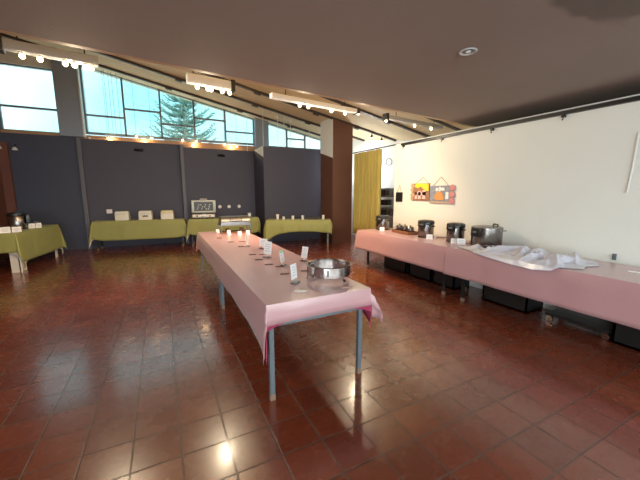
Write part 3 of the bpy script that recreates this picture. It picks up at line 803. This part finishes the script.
# ------------------------------------------------------------------ wall fittings
def sock(loc, label, kind):
    t = thing('wall_socket', label, 'socket', loc, 0, 'white sockets on the slate panels')
    if kind == 'round':
        MB().lathe([(.052, 0), (.052, .012), (.045, .02), (.001, .02)], n=28, rot=Matrix.Rotation(PI / 2, 3, 'X')).build('cover', 'whitep', t, 40)
        MB().lathe([(.024, .0205), (.022, .024), (.001, .024)], n=20, rot=Matrix.Rotation(PI / 2, 3, 'X')).build('insert', 'card', t, 40)
    else:
        MB().box((0, -.008, 0), (.13, .016, .11), bev=.004).build('cover', 'whitep', t, 40)
        k = MB()
        for s in (-1, 1): k.box((s * .03, -.0172, 0), (.03, .003, .045))
        k.build('insert', 'card', t)
sock((-1.26, 10.159, .98), 'square white socket on the slate panel above the bin table', 'sq')
sock((1.62, 10.049, 1.05), 'round white socket right of the open grill, leftmost of three', 'round')
sock((1.90, 10.049, 1.05), 'round white socket right of the open grill, middle of three', 'round')
sock((2.21, 10.049, 1.05), 'round white socket right of the open grill, rightmost of three', 'round')
# clamp lamps on the panel faces
def clamp(loc, label):
    t = thing('clamp_lamp', label, 'lamp', loc, 0, 'black clamp lamps on the slate panels')
    MB().box((0, -.0105, 0), (.20, .023, .05), bev=.003).build('bracket', 'black', t)
    for k in range(4):
        MB().lathe([(.016, 0), (.024, -.03), (.026, -.075)], (-.08 + .053 * k, -.03, .02), n=14, rot=Matrix.Rotation(-.5, 3, 'X')).build('shade', 'black', t, 40)
clamp((-.44, 10.163, 2.66), 'black clamp lamp under the top of the panel behind the bins')
clamp((1.73, 10.053, 2.61), 'black clamp lamp under the top of the panel above the sockets')

for (x, z, lab) in ((-3.27, 2.54, 'small white lamp head on the red pilaster, left one'), (-2.99, 2.52, 'small white lamp head on the red pilaster, right one')):
    t = thing('wall_lamp', lab, 'lamp', (x, 10.10, z), 0, 'white lamp heads at the left end of the slate panels')
    MB().tube([(0, .055, .10), (0, -.02, .08), (0, -.05, .02)], .014, 6).build('arm', 'black', t, 60)
    MB().lathe([(.02, .03), (.05, -.01), (.055, -.045), (.001, -.05)], (0, -.05, 0), n=18).build('head', 'whitep', t, 40)
# signs on the cream wall
X = XR
t = thing('slate_sign', 'small black slate hanging from a string nearest the curtain', 'sign', (X - .012, 5.03, 1.42), 0, 'signs hanging on the cream wall')
MB().box((0, 0, -.02), (.016, .19, .19), bev=.003).build('board', 'black', t)
MB().tube([(0, .06, .075), (.006, 0, .22), (0, -.06, .075)], .004, 6).build('string', 'brownpaint', t)
t = thing('house_sign', 'brown and pink board sign with a yellow patch on top', 'sign', (X - .013, 4.44, 1.50), 0, 'signs hanging on the cream wall')
MB().box((0, 0, 0), (.018, .44, .32), bev=.003).build('board', 'brownpaint', t)
MB().prism([(-.20, .15), (.10, .16), (.14, .10), (.05, .07), (-.02, .10), (-.14, .02), (-.22, .02)], -.018, -.010, 'x').build('yellow_patch', 'yellow', t)
pk = MB()
for (y0, y1, z0, z1) in ((-.14, -.07, -.13, .03), (-.03, .04, -.13, .02), (.07, .12, -.13, 0), (-.14, .12, -.06, .0)): pk.b2((-.02, y0, z0), (-.0105, y1, z1))
pk.build('pink_patch', 'pinkpaint', t)
lf = MB()
for (y, z, r) in ((.20, .12, .045), (.215, .04, .04), (.20, -.06, .05), (.21, -.13, .035)): lf.lathe([(r, -.006), (r, .006)], (-.006, y, z), n=18, rot=Matrix.Rotation(PI / 2, 3, 'Y'))
lf.build('cutout_edge', 'basketlight', t)
MB().tube([(0, .12, .16), (.007, -.05, .27), (0, -.18, .16)], .004, 6).build('string', 'brownpaint', t)
t = thing('photo_sign', 'grey-blue picture board with three pink rosettes down its right side', 'sign', (X - .013, 3.97, 1.46), 0, 'signs hanging on the cream wall')
MB().box((0, 0, 0), (.018, .46, .30), bev=.003).build('board', 'bluegrey', t)
MB().prism([(-.09, -.10), (.10, -.10), (.11, -.02), (.05, .045), (-.02, .05), (-.08, .0)], -.017, -.0105, 'x').build('orange_patch', 'orange', t)
pk = MB()
for (y, z, w, h) in ((-.06, .09, .08, .05), (.06, .085, .06, .05), (-.16, -.02, .06, .12), (.0, .09, .03, .08)): pk.box((-.012, y, z), (.006, w, h))
pk.build('white_patch', 'card', t)
MB().box((-.006, 0, -.14), (.014, .47, .03)).build('frame_edge', 'basketlight', t)
for k, z in enumerate((.11, .0, -.11)):
    rs = MB()
    for q in range(9):
        a = q * 2 * PI / 9; rs.lathe([(.024, -.010), (.020, .008), (.001, .012)], (-.012, -.262 + .032 * math.cos(a), z + .032 * math.sin(a)), n=10, rot=Matrix.Rotation(-PI / 2, 3, 'Y'))
    rs.lathe([(.026, -.010), (.022, .014), (.001, .018)], (-.012, -.262, z), n=14, rot=Matrix.Rotation(-PI / 2, 3, 'Y'))
    rs.build('rosette', 'rosette', t, 40)
MB().tube([(0, .17, .15), (.007, .0, .30), (0, -.17, .15)], .004, 6).build('string', 'brownpaint', t)
# hooks hanging from the track
for i, (y, lab) in enumerate(((4.95, 'small black hook at the curtain end of the wall track'), (3.99, 'small black hook on the wall track above the picture board'), (3.08, 'small black hook on the wall track above the big pot'), (2.17, 'small black hook on the wall track above the white sheet'))):
    if i == 0:
        h0 = MB().tube([(0, 0, .059), (0, 0, .02), (-.012, 0, .005), (-.02, 0, .012)], .007, 6).box((.007, 0, .052), (.033, .04, .034)).build('hanging_hook', 'blackm', None, 50)
        o = h0
    else: o = h0.copy(); C.objects.link(o)
    o.location = (X - .024, y, WT - .125)
    tag(o, lab, 'hook', 'hooks on the wall track')
o = MB().tube([(X - .008, 1.475, 2.10), (X - .008, 1.485, 1.75), (X - .008, 1.50, 1.49)], .010, 8).build('wall_cable', 'cable', None, 60)
tag(o, 'short vertical white cable fixed to the cream wall at right', 'cable')
t = thing('wall_hook', 'small grey hook on the cream wall above the table at right', 'hook', (X - .001, 1.525, .80))
MB().box((-.006, 0, 0), (.012, .035, .07), bev=.003).build('plate', 'greymetal', t)
MB().tube([(-.012, 0, .01), (-.04, 0, 0), (-.045, 0, .02)], .006, 6).build('prong', 'greymetal', t, 60)

# ------------------------------------------------------------------ curtain and passage
t = thing('curtain', 'mustard yellow pleated curtain beside the brown pillar', 'curtain', (4.52, 6.40, 0))
nu, nv = 120, 10; P = []
for j in range(nv):
    q = j / (nv - 1); z = 2.465 + (.42 - 2.465) * q
    for i in range(nu):
        s = i / (nu - 1); y = .56 - 1.10 * s
        ph = s * 2 * PI * 9
        P.append((.045 * math.sin(ph + .6 * math.sin(ph * .37)) * (.75 + .35 * q) + .012 * math.sin(3 * ph + q * 2), y + .01 * math.sin(ph * 2 + q), z))
o = MB().grid(P, nu, nv).build('cloth', 'curtain', t, 60)
sm = o.modifiers.new('thickness', 'SOLIDIFY'); sm.thickness = .003
o = MB().tube([(4.52, 5.2, 2.49), (4.52, 7.05, 2.49)], .013, 10).build('curtain_rod', 'blackm', None, 60)
tag(o, 'thin dark rod holding the mustard curtain', 'rod')
# shelf rack seen through the gap
t = thing('shelf_rack', 'white and black shelf rack seen through the gap beside the curtain', 'rack', (6.33, 7.95, 0), .487)
for sx in (-1, 1):
    for sy in (-1, 1): MB().box((sx * .2, sy * .55, .88), (.03, .03, 1.76)).build('post', 'black', t)
for z in (.35, .75, 1.08, 1.32): MB().box((0, 0, z), (.44, 1.14, .03)).build('shelf', 'whitep', t)
G = 'dark kitchen things on the passage rack'
def appliance(z, y, d, label, m):
    dy = y - 8.0
    t = thing('countertop_oven', label, 'oven', (6.30 - .468 * dy, 7.95 + .884 * dy, z + .0155), .487, G)
    MB().box((0, 0, d[2] / 2), d, bev=.01).build('body', m, t, 40)
    MB().box((-d[0] / 2 - .004, .03, d[2] / 2), (.008, d[1] * .6, d[2] * .7), bev=.002).build('door', 'black', t)
    MB().box((-d[0] / 2 - .004, -d[1] * .38, d[2] / 2), (.01, d[1] * .12, d[2] * .5)).build('panel', 'steel', t)
appliance(1.32, 8.0, (.32, .5, .28), 'dark oven on the top shelf of the passage rack', 'gravel')
appliance(1.08, 8.05, (.32, .46, .16), 'low dark oven on the second shelf of the passage rack', 'black')
appliance(.75, 7.95, (.32, .5, .22), 'dark oven on the third shelf of the passage rack', 'gravel')
mb = MB(); mb.lathe([(.10, -.006), (.112, 0), (.10, .006), (.092, 0)], n=36, closed=True, rot=Matrix.Rotation(PI / 2, 3, 'Y'))
o = mb.build('wall_ring', 'greymetal', None, 50); o.location = (6.555, 8.09, 2.443); o.rotation_euler = (0, 0, .487)
tag(o, 'thin grey ring hanging on the white passage wall', 'ring')

# ------------------------------------------------------------------ ceiling downlight
t = thing('downlight', 'round recessed downlight in the brown ceiling', 'lamp', (2.285, 1.875, SZ))
MB().lathe([(.048, -.001), (.066, -.003), (.068, -.008), (.062, -.012), (.048, -.006)], n=40, closed=True).build('ring', 'lightframe', t, 40)
MB().lathe([(.0475, -.001), (.0475, -.004), (.001, -.0045)], n=32).build('reflector', 'greymetal', t, 40)
MB().lathe([(.018, -.0046), (.018, -.012), (.001, -.016)], n=20).build('bulb', 'whitep', t, 40)

# ------------------------------------------------------------------ light bars
# one line of bars hung from the roof, parallel to the edge of the low ceiling
def ty(x): return 4.03 + .126 * x          # plan line
LZ = 2.70
GB = 'light bars hung along the edge of the low ceiling'
def light_bar(label, x0, x1, xs, m, wide=.09, high=.10, capm='black', bulbm='bulb', cap='right'):
    xm = (x0 + x1) / 2; a = math.atan(.126); L = (x1 - x0) / math.cos(a)
    t = thing('light_bar', label, 'light bar', (xm, ty(xm), LZ), a, GB)
    MB().box((0, 0, .035 + high / 2), (L, wide, high), bev=.008).build('housing', m, t, 40)
    if cap in ('right', 'both'): MB().box((L / 2 + .022, 0, .035 + high / 2), (.05, wide + .02, high + .03), bev=.006).build('end_cap', capm, t, 40)
    if cap in ('left', 'both'): MB().box((-L / 2 - .022, 0, .035 + high / 2), (.06, wide + .02, high + .05), bev=.006).build('end_cap', capm, t, 40)
    for s in (-.35, .35):
        xx = xm + s * L * math.cos(a)
        MB().tube([(s * L, 0, .035 + high), (s * L, 0, zr(xx) - LZ)], .006, 6).build('hanger', 'blackm', t, 60)
    for k in range(3): MB().box(((-.3 + .3 * k) * L, wide / 2 - .02, .035 + high + .009), (.05, .03, .02)).build('clip', 'black', t)
    for x in xs:
        lx = (x - xm) / math.cos(a)
        sh = MB().lathe([(.016, .036), (.019, .03), (.019, .022), (.016, .022)], (lx, 0, 0), n=18).build('lamp_holder', 'bar', t, 40)
        MB().sph((lx, 0, .004), .022).build('bulb', bulbm, sh, 60)
light_bar('grey light bar at the far left over the left window', -1.14, -.46, [-1.02, -.90, -.72, -.65, -.565, -.52], 'greybar', high=.08, cap='left', bulbm='bulb')
light_bar('short white light bar with black right end over the middle window', .36, .86, [.47, .59, .63, .76, .85], 'bar')
light_bar('long white light bar in front of the brown pillar', 1.40, 2.86, [1.84, 1.98, 2.39, 2.65], 'bar', high=.062, cap='right')
light_bar('grey light bar at the right end running to the cream wall', 3.55, 5.05, [3.54, 4.27, 4.75], 'greybar', high=.06, cap='left', bulbm='bulb')
# thin track the bars clip to
o = lt = MB().tube([(XL + .02, ty(XL) + .02, LZ + .24), (4.36, ty(4.36) + .02, LZ + .24)], .012, 6).build('lighting_track', 'blackm', None)
tag(lt, 'thin black track running above the hung light bars', 'track')
# black spot heads on the roof beams behind
GS = 'spotlights on the roof beam behind the pillar'
def spot(loc, label, m, grp):
    t = thing('spotlight', label, 'spotlight', loc, 0, grp)
    MB().tube([(0, 0, .0), (0, 0, -.05)], .01, 6).build('stem', 'black', t)
    h = MB().lathe([(.022, -.05), (.034, -.075), (.04, -.13), (.034, -.13), (.028, -.09)], n=18).build('head', 'black', t, 40)
    MB().sph((0, 0, -.125), .03).build('bulb', m, h, 60)
spot((5.75, 7.93, zr(5.75) - .05), 'spotlight on the roof beam right of the brown pillar, left one', 'bulb', GS)
spot((6.12, 7.93, zr(6.12) - .05), 'spotlight on the roof beam right of the brown pillar, right one', 'bulb', GS)
# pendant bulbs along the foot of the windows
GP = 'pendant bulbs along the foot of the windows'
def pend(x, z, label, m='bulb', y=10.31, r=.026):
    t = thing('pendant_bulb', label, 'lamp', (x, y, zr(x)), 0, GP)
    H = z - zr(x)
    MB().tube([(0, 0, -.001), (0, 0, H + .06)], .0045, 5).build('cord', 'dark_string', t)
    MB().lathe([(.012, H + .065), (.016, H + .03), (.018, H + .018)], n=12).build('holder', 'gravel', t, 40)
    MB().sph((0, 0, H), r, sz=1.15).build('bulb', m, t, 60)

for (x, z, lab) in ((-1.14, 2.92, 'glowing bulb at the window foot, farthest left, over the left cream bin'), (-.48, 3.02, 'glowing bulb at the window foot, second from the left'), (-.10, 3.0, 'glowing bulb at the window foot left of the conifer trunk'), (.70, 3.0, 'glowing bulb at the window foot right of the conifer trunk'),
                    (1.07, 3.0, 'upper of two glowing bulbs hanging close together at the window foot'), (.97, 2.87, 'lower of two glowing bulbs hanging close together at the window foot'), (1.90, 2.96, 'glowing bulb at the window foot above the round sockets'), (2.27, 2.93, 'glowing bulb at the window foot nearest the projecting panel')):
    pend(x, z, lab)
pend(-1.55, 2.90, 'unlit white bulb at the window foot in the far left corner', 'whitep')
# thin suspension wires
GW = 'suspension wires before the windows'
def wire(x, y, z, label, m, r=.006):
    o = MB().tube([(x, y, z), (x, y, zr(x) + .002)], r, 5).build('suspension_wire', m)
    tag(o, label, 'wire', GW)
for x, lab in ((2.55, 'white wire just left of the projecting panel corner'), (2.76, 'white wire at the left corner of the projecting panel'), (3.20, 'long white wire below the left end of the long white light bar'), (3.40, 'white wire right of the left small window pane'), (3.60, 'white wire before the small window, near its first mullion'), (4.22, 'white wire beside the white edge of the brown pillar')):
    wire(x, 9.06 if x > 2.73 else 10.1, 2.801 if x > 2.73 else 2.776, lab, 'white_string', .0075)
for x, lab in ((-1.09, 'dark wire in the first middle-window pane, leftmost of the bunch'), (-1.00, 'dark wire in the first middle-window pane, second of the bunch'), (-.93, 'dark wire in the first middle-window pane, third of the bunch'), (-.82, 'dark wire in the first middle-window pane, rightmost of the bunch')):
    wire(x, 10.2, 2.856, lab, 'dark_string', .005)

# ------------------------------------------------------------------ light
w = bpy.data.worlds.new('sky'); S.world = w; w.use_nodes = True
nt = w.node_tree; N = nt.nodes; L = nt.links; bg = N['Background']
tc = N.new('ShaderNodeTexCoord'); sp = N.new('ShaderNodeSeparateXYZ'); L.new(tc.outputs['Generated'], sp.inputs[0])
nz = N.new('ShaderNodeTexNoise'); nz.inputs['Scale'].default_value = 2.6; nz.inputs['Detail'].default_value = 4; L.new(tc.outputs['Generated'], nz.inputs['Vector'])
rp = N.new('ShaderNodeValToRGB'); L.new(nz.outputs['Fac'], rp.inputs['Fac'])
rp.color_ramp.elements[0].position = .36; rp.color_ramp.elements[0].color = (.19, .41, .47, 1)
rp.color_ramp.elements[1].position = .60; rp.color_ramp.elements[1].color = (.40, .49, .49, 1)
# the sky is boosted behind the viewer to brighten the room
mr = N.new('ShaderNodeMapRange'); mr.interpolation_type = 'SMOOTHSTEP'; L.new(sp.outputs['Y'], mr.inputs['Value'])
mr.inputs['From Min'].default_value = .35; mr.inputs['From Max'].default_value = -.6; mr.inputs['To Min'].default_value = SKY_BACK; mr.inputs['To Max'].default_value = SKY_FRONT
mx = N.new('ShaderNodeMix'); mx.data_type = 'RGBA'; L.new(mr.outputs['Result'], bg.inputs['Strength'])
fc = N.new('ShaderNodeMapRange'); L.new(sp.outputs['Y'], fc.inputs['Value']); fc.inputs['From Min'].default_value = .3; fc.inputs['From Max'].default_value = -.2
L.new(fc.outputs['Result'], mx.inputs[0]); L.new(rp.outputs['Color'], mx.inputs[6]); mx.inputs[7].default_value = (.98, 1.0, 1.0, 1)
L.new(mx.outputs[2], bg.inputs['Color'])

def lamp(name, kind, loc, energy, col, **k):
    d = bpy.data.lights.new(name, kind); d.energy = energy; d.color = col
    for a, b in k.items(): setattr(d, a, b)
    o = bpy.data.objects.new(name, d); C.objects.link(o); o.location = loc
    return o
def aim(o, p):
    o.rotation_euler = (Vector(p) - o.location).to_track_quat('-Z', 'Y').to_euler()
# the bars' lamps
for x, tgt, e in ((-.9, (-1.6, 6.4, 0), 60), (-.6, (-.4, 7.5, 0), 60), (.6, (1.0, 5.6, .75), 24), (.85, (2.4, 7.4, 0), 90), (1.9, (2.3, 5.2, 0), 110), (2.6, (4.30, 4.7, .45), 75)):
    o = lamp('bar_spot', 'SPOT', (x, ty(x), LZ - .035), e, (1., .64, .34), spot_size=1.5, spot_blend=1., shadow_soft_size=.03); aim(o, tgt)
for x in (-.7, .65, 2.1, 3.3): lamp('bar_glow', 'POINT', (x, ty(x) + .42, LZ - .14), 24, (1., .82, .56), shadow_soft_size=.04)  # fill points added off the bars to brighten the roof
for x in (-1.1, -.3, 1.0, 2.1): lamp('pendant_glow', 'POINT', (x, 10.29, 2.90), 2.5, (1., .66, .34), shadow_soft_size=.03)
lamp('passage_lamp', 'POINT', (5.7, 8.4, 2.2), 28, (.93, 1., 1.), shadow_soft_size=.15)  # unseen point light without fixture, added to brighten the passage

# area lamps added at the two unseen windows, standing in for daylight
o = lamp('window_daylight', 'AREA', ((XL + XR) / 2, YF - .06, 1.665), 118, (.97, 1, 1), shape='RECTANGLE', size=XR - XL - .6, size_y=1.40); o.rotation_euler = (PI / 2, 0, 0)
o = lamp('window_daylight', 'AREA', (XL - .06, -2.6, 1.315), 75, (.97, 1, 1), shape='RECTANGLE', size=2.1, size_y=2.15); o.rotation_euler = (0, -PI / 2, 0)
# sampling portals in the window openings
for (c, sx_, sz_, rot) in (((-2.72, W - .07, 3.75), 1.16, 1.56, (-PI / 2, 0, 0)), ((.62, W - .07, 3.85), 4.5, 1.75, (-PI / 2, 0, 0)), ((4.33, W - .07, 3.35), 2.0, .9, (-PI / 2, 0, 0)),
                           (((XL + XR) / 2, YF + .01, 1.665), XR - XL - .6, 1.43, (PI / 2, 0, 0)), ((XL + .01, -2.6, 1.315), 2.13, 2.2, (0, -PI / 2, 0))):
    o = lamp('window_portal', 'AREA', c, 1, (1, 1, 1), shape='RECTANGLE', size=sx_, size_y=sz_)
    o.data.cycles.is_portal = True; o.rotation_euler = rot

cam = bpy.data.cameras.new('camera'); co = bpy.data.objects.new('camera', cam); C.objects.link(co)
cam.sensor_width = 36; cam.lens = 312 / 640 * 36; cam.clip_start = .02
co.location = (0, 0, 1.5); co.rotation_euler = (math.radians(90 - 8.746), 0, math.radians(-26.879))
S.camera = co
S.view_settings.view_transform = 'Standard'; S.view_settings.look = 'None'; S.view_settings.gamma = 1; S.view_settings.use_curve_mapping = False
S.view_settings.exposure = 1.2
S.cycles.max_bounces = 8; S.cycles.transparent_max_bounces = 12; S.cycles.caustics_reflective = False; S.cycles.caustics_refractive = False
S.cycles.use_denoising = True; S.cycles.sample_clamp_indirect = 4
